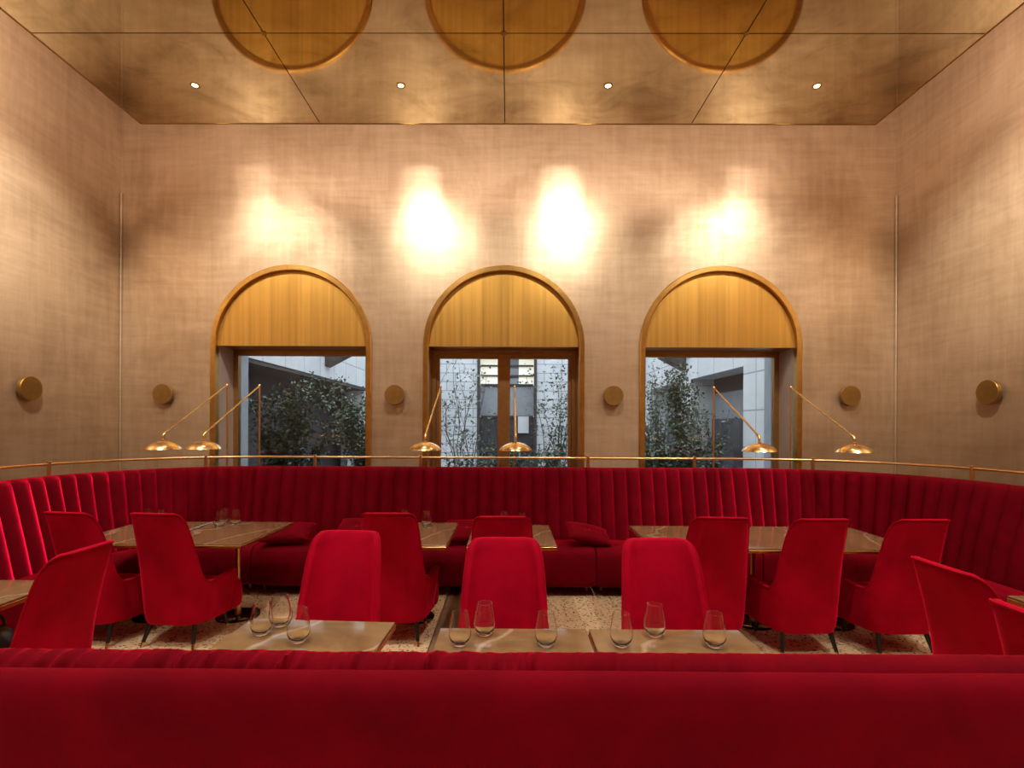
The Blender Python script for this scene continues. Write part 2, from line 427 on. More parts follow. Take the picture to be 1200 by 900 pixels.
def make_arch(cx, name, door):
    root = structroot(name, (cx, YB, 0))
    def P(mb, nm, mat, **k):
        mb.v = [(x - cx, y - YB, z) for x, y, z in mb.v]
        return mb.build(nm, mat, root, **k)
    a = MB(); arch_band(a, cx, AR - 0.035, AR + 0.03, YB - 0.03, YB + 0.05); P(a, 'arch_frame', BRASS_FRAME)
    # brass lunette panel
    a = MB(); n = 48; r = AR - 0.03
    f = [(cx + r * math.cos(PI * k / n), YB + 0.02, SPR + r * math.sin(PI * k / n)) for k in range(n + 1)]
    bk = [(x, YB + 0.06, z) for x, y, z in f]
    a.add(f + bk, [tuple(range(n, -1, -1)), tuple(range(n + 1, 2 * n + 2))] + [(i, i + 1, n + 2 + i, n + 1 + i) for i in range(n)] + [(n, 0, n + 1, 2 * n + 1)])
    P(a, 'lunette_panel', BRASS_PANEL, smooth=False)
    hw = AR - 0.03
    fy = YB + (0.28 if door else 0.38)       # frame plane
    # lined reveal: jambs and soffit
    for s in (-1, 1):
        a = MB(); x0, x1 = sorted((cx + s * hw, cx + s * (AR + 0.001)))
        a.box((x0, YB + 0.045, 0), (x1, fy, SPR)); P(a, 'reveal', BRONZE if door else PLASTER, smooth=False)
    a = MB(); a.box((cx - hw, YB + 0.06, SPR), (cx + hw, YB + WT, SPR + 0.03)); P(a, 'soffit', BRONZE, smooth=False)
    # frame and glass
    if not door:
        fw = 0.06
        a = MB()
        a.box((cx - hw, fy, 0), (cx - hw + fw, fy + 0.07, SPR)); a.box((cx + hw - fw, fy, 0), (cx + hw, fy + 0.07, SPR))
        a.box((cx - hw + fw, fy, 2.455), (cx + hw - fw, fy + 0.07, SPR)); a.box((cx - hw + fw, fy, 0), (cx + hw - fw, fy + 0.07, 0.08))
        P(a, 'window_frame', BRONZE, smooth=False)
        a = MB(); a.box((cx - hw + fw, fy + 0.03, 0.08), (cx + hw - fw, fy + 0.04, 2.455)); P(a, 'pane', PANE, smooth=False)
        for s in (-1, 1):
            a = MB(); x0, x1 = sorted((cx + s * (hw - fw), cx + s * AR)); a.box((x0, fy + 0.075, 0), (x1, fy + 0.25, 2.7)); P(a, 'outer_jamb', JAMB, smooth=False)
    else:
        a = MB(); fw = 0.05
        a.box((cx - hw, fy, 0), (cx - hw + fw, fy + 0.1, SPR)); a.box((cx + hw - fw, fy, 0), (cx + hw, fy + 0.1, SPR)); a.box((cx - hw + fw, fy, 2.475), (cx + hw - fw, fy + 0.1, SPR))
        P(a, 'door_frame', BRONZE, smooth=False)
        for s in (-1, 1):
            x0, x1 = (cx - hw + fw + 0.003, cx - 0.002) if s < 0 else (cx + 0.002, cx + hw - fw - 0.003)
            st = 0.075 if s else 0.07
            so = 0.042      # outer stile
            l0, l1 = (so, st) if s < 0 else (st, so)
            a = MB()
            a.box((x0, fy + 0.02, 0.01), (x0 + l0, fy + 0.075, 2.472), 0.004, 1); a.box((x1 - l1, fy + 0.02, 0.01), (x1, fy + 0.075, 2.472), 0.004, 1)
            a.box((x0 + l0, fy + 0.02, 2.415), (x1 - l1, fy + 0.075, 2.472)); a.box((x0 + l0, fy + 0.02, 0.01), (x1 - l1, fy + 0.075, 0.14))
            if s < 0: a.box((cx - 0.02, fy + 0.012, 0.01), (cx + 0.02, fy + 0.0195, 2.472))
            leaf = P(a, 'door_leaf', BRONZE, smooth=False)
            a = MB(); a.box((x0 + l0, fy + 0.042, 0.14), (x1 - l1, fy + 0.05, 2.415)); a.v = [(x - cx, y - YB, z) for x, y, z in a.v]; a.build('pane', PANE, leaf, smooth=False)
            a = MB(); hx = cx + s * 0.04; a.tube([(hx, fy - 0.03, 0.85), (hx, fy - 0.03, 1.15)], 0.009); a.tube([(hx, fy - 0.03, 0.88), (hx, fy + 0.022, 0.88)], 0.006); a.tube([(hx, fy - 0.03, 1.12), (hx, fy + 0.022, 1.12)], 0.006)
            a.v = [(x - cx, y - YB, z) for x, y, z in a.v]; a.build('door_handle', BRASS_FRAME, leaf)
    return root
for cx, nm in ARCHES: make_arch(cx, nm, nm.startswith('door'))

# ------------------------------------------------------------------ brass wall discs
def disc_mb():
    a = MB(); a.lathe([(0.0, 0.03), (0.112, 0.03), (0.115, 0.034), (0.115, 0.066), (0.112, 0.07), (0.0, 0.07)], n=48, cap0=False, cap1=False); return a
def mount_mb():
    a = MB(); a.lathe([(0.06, 0.0), (0.06, 0.03)], n=24); return a
DG = 'round brass wall lights'
spots = [((-4.03, YB, 1.945), (PI / 2, 0, 0), 'bronze disc on the back wall above the two lamps at the corner, beside first arch'),
         ((-1.325, YB, 1.945), (PI / 2, 0, 0), 'bronze disc on the wall between the shrub-filled arched window and the double door'),
         ((1.215, YB, 1.945), (PI / 2, 0, 0), 'bronze disc on the wall between the double door and the creeper-filled arched window'),
         ((3.955, YB, 1.955), (PI / 2, 0, 0), 'bronze disc on the back wall right of all arches, above the outermost lamp'),
         ((XL, 4.81, 1.925), (PI / 2, 0, PI / 2), 'bronze disc alone on the left side wall, throwing a shadow below'),
         ((XR, 4.79, 1.925), (PI / 2, 0, -PI / 2), 'bronze disc alone on the right side wall, throwing a shadow below')]
dm = mm = None
for loc, rot, lab in spots:
    o = thing('wall_light', lab, 'wall light', loc, 0, DG); o.rotation_euler = rot
    if dm is None:
        d = disc_mb().build('disc_shade', BRONZE_DISC, o, angle=30); k = mount_mb().build('wall_mount', BRONZE, o); dm, mm = d.data, k.data
    else:
        for nm, me in (('disc_shade', dm), ('wall_mount', mm)):
            c = bpy.data.objects.new(nm, me); COL.objects.link(c); c.parent = o

# ------------------------------------------------------------------ banquette path (rail line), inward offsets
RX, RYB, RR, CY = 4.05, 5.6, 1.5, 4.1
Y0 = 0.9
CXA = RX - RR
S1 = CY - Y0; S2 = S1 + RR * PI / 2; S3 = S2 + 2 * CXA; S4 = S3 + RR * PI / 2; S5 = S4 + S1
def path(l, off=0.0):
    """point on the horseshoe at rail arc length l, moved inward by off"""
    if l <= S1: return Vector((-RX + off, Y0 + l, 0))
    if l <= S2:
        a = PI - (l - S1) / RR; return Vector((-CXA + (RR - off) * math.cos(a), CY + (RR - off) * math.sin(a), 0))
    if l <= S3: return Vector((-CXA + (l - S2), RYB - off, 0))
    if l <= S4:
        a = PI / 2 - (l - S3) / RR; return Vector((CXA + (RR - off) * math.cos(a), CY + (RR - off) * math.sin(a), 0))
    return Vector((RX - off, CY - (l - S4), 0))
def l_at_x(x): return S2 + (x + CXA)

CHW = 0.146
def banquette(name, label, l0, l1, grp):
    root = thing(name, label, 'banquette', path((l0 + l1) / 2, 0.5), 0, grp)
    org = Vector(root.location)
    nch = max(1, round((l1 - l0) / CHW)); sub = 8
    # backrest with vertical channels; profile (offset, z, channel weight)
    prof = [(0.06, 0.10, 0), (0.06, 1.10, 0), (0.075, 1.135, 0), (0.11, 1.15, 0.1), (0.155, 1.152, 0.35), (0.187, 1.140, 0.7), (0.205, 1.115, 1.0),
            (0.222, 1.05, 1), (0.25, 0.94, 1), (0.283, 0.80, 1), (0.322, 0.64, 1), (0.362, 0.46, 1), (0.372, 0.40, 0.6), (0.372, 0.10, 0)]
    rows = []
    for i in range(nch * sub + 1):
        l = l0 + 0.002 + (l1 - l0 - 0.004) * i / (nch * sub)
        u = (i % sub) / sub
        bul = (1 - abs(2 * u - 1) ** 2.2) if i % sub else 0.0
        row = []
        for off, z, w in prof:
            p = path(l, off + w * 0.044 * (bul - 0.6))
            row.append(Vector((p.x, p.y, z - (1 - bul) * 0.006 * w)) - org)
        rows.append(row)
    b = MB(); b.grid(rows, closeu=True); b.poly(rows[0]); b.poly(list(reversed(rows[-1])))
    bo = b.build('backrest', VELVET, root, angle=50)
    at = bo.data.attributes.new('nap', 'FLOAT_VECTOR', 'POINT')
    for i in range(nch * sub + 1):
        l = l0 + (l1 - l0) * i / (nch * sub); tg = (path(l + 0.01, 0.2) - path(l - 0.01, 0.2)).normalized()
        for k in range(len(prof)): at.data[i * len(prof) + k].vector = (tg.x, tg.y, 0.0)
    # seat
    sp = [(0.385, 0.12), (0.385, 0.40), (0.40, 0.435), (0.45, 0.45), (0.60, 0.46), (0.74, 0.458), (0.80, 0.45), (0.84, 0.43), (0.862, 0.395), (0.87, 0.34), (0.868, 0.22), (0.862, 0.13), (0.84, 0.095), (0.80, 0.088), (0.45, 0.088)]
    n = max(2, int((l1 - l0) / 0.05)); rows = []
    cz = 0.28; co = 0.63
    for i in range(n + 1):
        t = i / n; l = l0 + 0.006 + (l1 - l0 - 0.012) * t
        d = min(l - l0, l1 - l) ; k = 1.0 if d > 0.05 else 0.90 + 0.10 * math.sqrt(max(0, 1 - (1 - d / 0.05) ** 2))
        row = []
        for off, z in sp:
            cur = path(l, 0)
            wr = 0.0
            if S1 < l < S2 or S3 < l < S4:      # gathers where the seat turns the corner
                wr = 0.008 * noise.noise(Vector((l * 14, off * 2.0, 3.1))) * (1 if off > 0.5 else 0)
            xx = abs(path(l, 0).x); tp = min(1, max(0, (xx - 2.0) / 1.6)); tp = tp * tp * (3 - 2 * tp)
            of2 = off if off < 0.5 else off - 0.12 * tp * (off - 0.5) / 0.37
            p = path(l, co + (of2 - co) * k + wr); row.append(Vector((p.x, p.y, cz + (z - cz) * k + wr)) - org)
        rows.append(row)
    b = MB(); b.grid(rows, closeu=True); b.poly(rows[0]); b.poly(list(reversed(rows[-1])))
    b.build('seat', VELVET, root, angle=50)
    # short tapered legs
    nl = max(2, int((l1 - l0) / 1.3) + 1)
    for i in range(nl):
        l = l0 + 0.07 + (l1 - l0 - 0.14) * i / (nl - 1)
        for off in (0.70, 0.45):
            p = path(l, off) - org
            a = MB(); a.lathe([(0.012, 0.03), (0.02, 0.088), (0.02, 0.12)], (p.x, p.y, 0), 14); lg = a.build('leg', BRONZE, root)
            a = MB(); a.lathe([(0.009, 0.0), (0.0125, 0.032)], (p.x, p.y, 0), 14); a.build('foot_cap', BRASS, lg)
    # added board under the seat, its black stands in for the shade there
    rows = []
    for i in range(n + 1):
        l = l0 + 0.004 + (l1 - l0 - 0.008) * i / n
        rows.append([Vector((*path(l, o).xy, z)) - org for o, z in ((0.09, 0.0), (0.33, 0.0), (0.33, 0.099), (0.09, 0.099))])
    b = MB(); b.grid(rows, closeu=True); b.poly(rows[0]); b.poly(list(reversed(rows[-1])))
    b.build('shade_board', DARK_GAP, root, smooth=False)
    return root
BQ = 'channelled red velvet banquette units'
cuts = [0.0, l_at_x(-2.40), l_at_x(-0.90), l_at_x(0.82), l_at_x(2.37), S5]
labs = ['curved red velvet banquette wrapping the left corner below the pair of brass lamps',
        'straight red velvet banquette unit under the shrub-filled arched window',
        'straight red velvet banquette unit in front of the double door',
        'straight red velvet banquette unit with the tilted cushion, under the creeper-filled arched window',
        'curved red velvet banquette wrapping the right corner below the outermost brass lamp']
for i in range(5):
    banquette('banquette', labs[i], cuts[i], cuts[i + 1], BQ)

# front banquette: its plain back faces the camera, a gathered roll shows over the top
FX0, FX1 = -1.95, 1.72
root = thing('banquette', 'long red velvet banquette in front, plain back to the viewer with gathered top roll', 'banquette', (0, 1.2, 0), 0)
prof = [(0.905, 0.10), (0.900, 0.20), (0.899, 1.08), (0.900, 1.125), (0.906, 1.147), (0.918, 1.160), (0.932, 1.164), (0.944, 1.158), (0.95, 1.146), (0.955, 1.10), (0.955, 0.10)]
rows = []
for i in range(121):
    x = FX0 + (FX1 - FX0) * i / 120
    w = 0.003 * noise.noise(Vector((x * 1.3, 2.2, 0))) ; w2 = 0.0015 * noise.noise(Vector((x * 5, 7.7, 0)))
    rows.append([(x, y - 1.2 + (w if z < 1.12 else 0), z + (w2 - 0.011 if z > 0.5 else 0)) for y, z in prof])
b = MB(); b.grid(rows, closeu=True); b.poly(rows[0]); b.poly(list(reversed(rows[-1]))); b.build('back_panel', VELVET, root, angle=60)
prof = [(0.957, 0.45), (0.957, 1.12), (0.958, 1.138), (0.965, 1.154), (0.978, 1.166), (0.995, 1.170), (1.012, 1.164), (1.026, 1.150), (1.036, 1.12), (1.06, 0.95), (1.09, 0.75), (1.12, 0.45)]
rows = []
NX = 1400
for i in range(NX + 1):
    x = FX0 + (FX1 - FX0) * i / NX
    row = []
    for j, (y, z) in enumerate(prof):
        k = (0.2, 0.5, 0.9, 1.0, 0.8, 0.4, 0.25, 0.2, 0.1, 0.05, 0, 0)[j]
        amp = 0.0125 * (0.62 + 0.9 * noise.noise(Vector((x * 1.3 + 4, 0, 1.7))) + (0.35 if x < 0.05 else -0.12))
        xx = x - 0.55 * (y - 0.957)
        wv = abs(noise.noise(Vector((xx * 38, 0.12 * j, 0.0)))) * 2.2 - 0.7 + 0.5 * noise.noise(Vector((xx * 80, 0.2 * j, 5.0)))
        row.append((x, y - 1.2 - 0.5 * k * max(0.0, amp) * wv, z - (0.012 if z > 1 else 0) + k * max(0.0, amp) * wv))
    rows.append(row)
b = MB(); b.grid(rows, closeu=True); b.poly(rows[0]); b.poly(list(reversed(rows[-1]))); b.build('backrest', VELVET, root, angle=75)
b = MB(); b.box((FX0, 1.10 - 1.2, 0.10), (FX1, 1.52 - 1.2, 0.45), 0.045, 4); b.build('seat', VELVET, root, angle=60)
for x in (FX0 + 0.1, -0.1, FX1 - 0.1):
    for y in (0.94, 1.45):
        a = MB(); a.lathe([(0.010, 0.0), (0.02, 0.105)], (x, y - 1.2, 0), 14); a.build('leg', BRONZE, root)

# ------------------------------------------------------------------ brass rail behind the banquettes
RZ = 1.24
root = thing('rail', 'slim brass rail on short posts running along the top of the banquettes', 'rail', (0, 5.6, 0))
rp = [Vector((*path(S5 * i / 240).xy, RZ)) - Vector((0, 5.6, 0)) for i in range(8, 233)]
a = MB(); a.tube(rp, 0.0125, 12); a.build('handrail', BRASS_POLE, root)
postl = [S1 + 0.35, S2 - 0.70, l_at_x(-2.12), l_at_x(-0.96), l_at_x(0.87), l_at_x(2.03), S3 + 0.70, S4 - 0.35, S1 - 1.2, S4 + 1.2]
for l in postl:
    p = path(l) - Vector((0, 5.6, 0))
    a = MB(); a.lathe([(0.028, 0.0), (0.028, 0.008), (0.017, 0.010), (0.017, RZ + 0.012), (0.019, RZ + 0.013), (0.019, RZ + 0.024), (0.012, RZ + 0.028)], (p.x, p.y, 0), 16); a.build('post', BRASS_POLE, root)

# ------------------------------------------------------------------ brass reading lamps
def make_lamp(label):
    root = thing('arm_lamp', label, 'lamp', (0, 0, 0), 0, 'brass arm lamps over the tables')
    EZ = 2.02; L = 1.03; JZ = 1.505
    a = MB(); a.lathe([(0.025, 0), (0.025, 0.012), (0.0095, 0.016), (0.0095, EZ - 0.012)], (0, 0, 0), 14); a.build('pole', BRASS_POLE, root)
    a = MB(); a.lathe([(0.0, -0.016), (0.011, -0.012), (0.016, 0.0), (0.011, 0.012), (0.0, 0.016)], (0, 0, EZ), 14, cap0=False, cap1=False); a.build('elbow_joint', BRASS_POLE, root)
    a = MB(); a.tube([(0, 0, EZ), (0, -L * 0.5, EZ + (JZ - EZ) * 0.5), (0, -L * 0.94, EZ + (JZ - EZ) * 0.94), (0, -L * 0.985, JZ + 0.004), (0, -L, JZ - 0.015), (0, -L, JZ - 0.05)], [0.0075, 0.0085, 0.0095, 0.0125, 0.0125, 0.0085], 12); a.build('arm', BRASS, root)
    pr = [(0.0, 1.4475), (0.02, 1.447), (0.05, 1.441), (0.085, 1.428), (0.115, 1.411), (0.137, 1.392), (0.149, 1.372), (0.1475, 1.3705), (0.134, 1.389), (0.112, 1.407), (0.083, 1.4235), (0.049, 1.4365), (0.0, 1.443)]
    a = MB(); a.lathe(pr, (0, -L, 0), 48, cap0=False, cap1=False); sh = a.build('lamp_shade', BRASS, root, angle=60)
    a = MB(); a.lathe([(0.014, 1.445), (0.014, 1.458), (0.009, 1.462)], (0, -L, 0), 16); a.build('collar', BRASS_POLE, sh)
    a = MB(); a.lathe([(0.0, 1.404), (0.055, 1.406), (0.06, 1.410), (0.0, 1.425)], (0, -L, 0), 24, cap0=False, cap1=False); a.build('diffuser', BULB_SOFT, sh)
    return root
lamps = [(-3.06, 'brass arm lamp nearest the left corner, shade in front of the plain wall'),
         (-2.745, 'brass arm lamp of the corner pair whose pole stands against the shrub-filled window'),
         (-0.75, 'brass arm lamp at the frame edge of the double door'),
         (0.065, 'brass arm lamp hanging before the middle of the double door'),
         (2.255, 'brass arm lamp with its pole in front of the creeper-filled window'),
         (3.05, 'brass arm lamp reaching over the right corner tables, beside the last arch')]
lp = None
for x, lab in lamps:
    l = l_at_x(x) if abs(x) < CXA else None
    y = RYB if l is not None else CY + math.sqrt(RR ** 2 - (abs(x) - CXA) ** 2)
    y += 0.042
    if lp is None: lp = make_lamp(lab); lp.location = (x, y, 0)
    else: dup(lp, (x, y, 0), 0, lab)

# ------------------------------------------------------------------ chairs
def make_chair(label):
    root = thing('armchair', label, 'chair', (0, 0, 0), 0, 'red velvet armchairs')
    zb = 0.165; yb = -0.245; ya = 0.12
    ctrl_a = [0, 22, 34, 42, 47, 52, 57.5, 65, 77, 90]
    ctrl_z = [0.98, 0.978, 0.960, 0.915, 0.83, 0.69, 0.565, 0.492, 0.456, 0.450]
    fz = pchip(ctrl_a, ctrl_z)
    cols = []                                  # (kind, value)
    for k in range(6): cols.append(('s', 0.10 * k / 6))
    for a_ in [0, 6, 12, 18, 23, 27, 30, 33, 35.5, 38, 40, 42, 43.5, 45, 46.5, 48, 49.5, 51, 52.5, 54, 56, 58, 61, 65, 70, 76, 83, 90]: cols.append(('a', a_))
    for k in range(1, 8): cols.append(('m', k / 7))
    def outer(c, v):
        kind, q = c
        if kind == 's': zt = 0.98 ; a_ = 0
        elif kind == 'a': zt = fz(q); a_ = q
        else: zt = 0.450 + 0.036 * q ** 1.5 - (0.012 if q > 0.97 else 0); a_ = 90
        z = zb + (zt - zb) * v
        fl = 0.012 * min(1, max(0, (z - zb) / 0.28))
        hw = 0.238 + fl; r = 0.145; xs = hw - r
        lean = 0.165 * (z - zb) + 0.05 * max(0, z - 0.6) - 0.02 * math.sin(PI * min(1, (z - zb) / 0.8))
        if kind == 's': x = q / 0.10 * xs; y = yb - lean
        elif kind == 'a':
            ar = math.radians(q); x = xs + r * math.sin(ar); y = yb + r * (1 - math.cos(ar)) - lean * max(0, math.cos(ar)) ** 0.8
        else:
            x = hw + 0.045 * q ** 1.2 * (0.45 + 0.55 * v); y = yb + r + (ya - 0.02 * (1 - v) - yb - r) * q
        # narrow the high back a little
        if z > 0.6: x *= 1 - 0.03 * (z - 0.6) / 0.38
        if z < 0.24 and kind != 'm':            # tuck under at the bottom
            t = (0.24 - z) / 0.075; x *= 1 - 0.03 * t * t; y += 0.012 * t * t
        return Vector((x, y, z))
    NV = 18
    full = [(c, -1) for c in reversed(cols)] + [(c, 1) for c in cols[1:]]
    O = []
    for c, s in full:
        col = []
        for j in range(NV + 1):
            p = outer(c, j / NV); col.append(Vector((s * p.x, p.y, p.z)))
        O.append(col)
    n = len(O); th = 0.036
    I = []
    for i in range(n):
        col = []
        for j in range(NV + 1):
            du = O[min(i + 1, n - 1)][j] - O[max(i - 1, 0)][j]
            dv = O[i][min(j + 1, NV)] - O[i][max(j - 1, 0)]
            nn = Vector((du.y, -du.x, 0))
            if nn.length < 1e-6: nn = Vector((0, -1, 0))
            nn.normalize()
            # outward for this ordering (left arm tip -> back -> right arm tip)
            nn = nn if nn.dot(O[i][j] - Vector((0, 0.35, O[i][j].z))) > 0 else -nn
            col.append(O[i][j] - nn * th)
        I.append(col)
    rows = []
    for i in range(n):
        mid = (O[i][NV] + I[i][NV]) / 2 + Vector((0, 0, 0.010))
        o2 = O[i][NV].lerp(mid, 0.5) + Vector((0, 0, 0.004)); i2 = I[i][NV].lerp(mid, 0.5) + Vector((0, 0, 0.004))
        rows.append(O[i] + [o2, mid, i2] + list(reversed(I[i])))
    b = MB(); b.grid(rows, closeu=True)
    # rounded arm fronts
    for idx, rev in ((0, False), (n - 1, True)):
        r0 = rows[idx]; cen = [(r0[j] + r0[len(r0) - 1 - j]) / 2 + Vector((0, 0.014, 0)) for j in range(len(r0) // 2)]
        k = len(r0) // 2
        A = r0[:k]; B = [r0[len(r0) - 1 - j] for j in range(k)]
        b.grid([A, [a_.lerp(c_, 0.5) + Vector((0, 0.005, 0)) for a_, c_ in zip(A, cen)], cen, [b_.lerp(c_, 0.5) + Vector((0, 0.005, 0)) for b_, c_ in zip(B, cen)], B])
    b.build('shell', VELVET_C, root, angle=70, weld=True)
    # piping along the outer rim and down the arm fronts
    rim = [O[i][NV] + Vector((0, 0, 0.003)) for i in range(n)]
    left = [O[0][j] for j in range(0, NV, 3)]; right = [O[n - 1][j] for j in range(0, NV, 3)]
    a = MB(); a.tube(left + rim + list(reversed(right)), 0.0055, 8); a.build('piping', PIPING, root)
    # seat cushion, projecting past the arms
    rows = []
    zs = [(0.160, 0.80), (0.163, 0.91), (0.178, 0.975), (0.21, 1.0), (0.29, 1.0), (0.335, 0.985), (0.362, 0.95), (0.378, 0.88), (0.388, 0.72), (0.394, 0.45), (0.396, 0.05)]
    for z, k in zs:
        row = []
        for q in range(72):
            t = 2 * PI * q / 72
            cx_, sy_ = math.cos(t), math.sin(t)
            e = 0.42
            x = 0.222 * math.copysign(abs(cx_) ** e, cx_); y = 0.025 + 0.26 * math.copysign(abs(sy_) ** e, sy_)
            if y > 0.11: x *= 1.0 + 0.31 * min(1, (y - 0.11) / 0.045) ** 0.8
            row.append(Vector((x * k, y * (1 - (1 - k) * 0.85), z)))
        rows.append(row)
    b = MB(); b.grid(rows, closeu=True); b.poly(list(reversed(rows[0]))); b.poly(rows[-1]); b.build('seat', VELVET_C, root, angle=70)
    for sx in (-1, 1):
        for top, foot in (((0.165 * sx, -0.165, 0.20), (0.195 * sx, -0.235, 0.0)), ((0.165 * sx, 0.13, 0.20), (0.185 * sx, 0.17, 0.0))):
            t_, f_ = Vector(top), Vector(foot); md = f_.lerp(t_, 0.17)
            a = MB(); a.tube([t_, md], [0.019, 0.0125], 12); lg = a.build('leg', DARK_LEG, root)
            a = MB(); a.tube([md, f_], [0.0128, 0.0105], 12); a.build('leg_tip', BRASS, lg)
    return root
TOP = -0.475   # where the top rail of the back sits behind the chair's origin
R = math.radians
chairs = [  # x, y (origin), rotation, label
    (-3.00, 3.88, R(-9), 'red velvet armchair at the corner tables, partly hidden behind its neighbours near the left side'),
    (-2.40, 3.86, R(-5), 'red velvet armchair at the corner tables with its arm and legs in full view'),
    (-0.84, 3.92, R(0), 'red velvet armchair seen from behind at the glass-set table by the double door'),
    (-0.04, 3.81, R(0), 'red velvet armchair peeking over the chair back in the middle, at the far tables'),
    (1.46, 3.82, R(-3), 'red velvet armchair seen from behind, first at the row of three joined tables'),
    (2.085, 3.78, R(2), 'red velvet armchair seen from behind, middle of the three at the joined tables'),
    (2.755, 3.78, R(2), 'red velvet armchair seen from behind, last at the joined tables toward the corner'),
    (-0.93, 2.56, R(180 - 3), 'red velvet armchair facing the viewer behind the front table with three glasses clustered'),
    (-0.02, 2.40, R(180), 'red velvet armchair facing the viewer, middle of the front row'),
    (0.815, 2.40, R(180 + 2), 'red velvet armchair facing the viewer, last of the front row toward the joined tables'),
    (-2.455, 2.53, R(90), 'red velvet armchair turned to the side table at the left edge, holding a black bag'),
    (2.30, 2.29, R(-90), 'red velvet armchair turned to the side tables at the right edge, back in full view'),
    (2.11, 1.69, R(-90), 'red velvet armchair cut by the right picture edge, closest to the viewer'),
]
proto = None
for x, y, rz, lab in chairs:
    if proto is None: proto = make_chair(lab); proto.location = (x, y, 0); proto.rotation_euler = (0, 0, rz)
    else: dup(proto, (x, y, 0), rz, lab)

# ------------------------------------------------------------------ tables
TZ = 0.73
def make_table(label, w, d):
    root = thing('table', label, 'table', (0, 0, 0), 0, 'marble-topped pedestal tables')
    a = MB(); a.box((-w / 2 + 0.002, -d / 2 + 0.002, TZ - 0.012), (w / 2 - 0.002, d / 2 - 0.002, TZ), 0.002, 1); a.build('tabletop', MARBLE, root, smooth=False)
    a = MB(); a.box((-w / 2, -d / 2, TZ - 0.034), (w / 2, d / 2, TZ - 0.0125), 0.002, 1); a.build('edge_trim', BRASS_FRAME, root, smooth=False)
    a = MB(); a.lathe([(0.026, 0.018), (0.021, 0.20), (0.0195, 0.40), (0.022, 0.55), (0.029, 0.64), (0.040, 0.694), (0.040, 0.6955)], (0, 0.135, 0), n=24); a.build('column', BRASS_POLE, root)
    a = MB(); a.lathe([(0.165, 0.0), (0.165, 0.008), (0.158, 0.014), (0.03, 0.0175)], (0, 0.135, 0), n=48); a.build('base_plate', DARK_METAL, root)
    return root
tabs = [  # x0, x1, y0, y1, rot, label
    (-3.245, -2.612, 3.70, 4.53, 0, 'marble-topped table wedged deepest into the left banquette corner'),
    (-2.588, -1.918, 3.70, 4.54, R(-2), 'marble-topped table holding three glasses, beside the cushion at the left corner'),
    (-1.105, -0.445, 3.69, 4.54, 0, 'marble-topped table left of the double-door axis, behind the high chair back'),
    (-0.30, 0.355, 3.70, 4.46, 0, 'marble-topped table mostly hidden by two chair backs in the middle'),
    (1.05, 1.675, 3.64, 4.45, 0, 'marble-topped table at the open end of the three joined tables'),
    (1.685, 2.305, 3.64, 4.45, 0, 'marble-topped table in the middle of the three joined tables'),
    (2.315, 2.94, 3.64, 4.45, 0, 'marble-topped table at the corner end of the three joined tables'),
    (-1.165, -0.515, 1.42, 2.27, R(-3), 'front marble-topped table standing alone with three glasses clustered'),
    (-0.29, 0.335, 1.40, 2.19, 0, 'front marble-topped table in the middle, joined on one side'),
    (0.345, 0.985, 1.40, 2.19, 0, 'front marble-topped table at the end of the joined pair, toward the right'),
    (-3.20, -2.435, 2.12, 2.82, 0, 'marble-topped side table cut by the left picture edge'),
    (2.58, 3.30, 1.98, 2.66, 0, 'marble-topped side table cut by the right picture edge'),
]
tproto = None
for x0, x1, y0, y1, rz, lab in tabs:
    loc = ((x0 + x1) / 2, (y0 + y1) / 2, 0)
    if tproto is None: tproto = make_table(lab, 0.65, 0.83); t = tproto; t.location = loc; t.rotation_euler = (0, 0, rz)
    else: t = dup(tproto, loc, rz, lab)
    for ch in t.children:
        if ch.name.startswith(('tabletop', 'edge')): ch.scale = ((x1 - x0) / 0.65, (y1 - y0) / 0.83, 1)

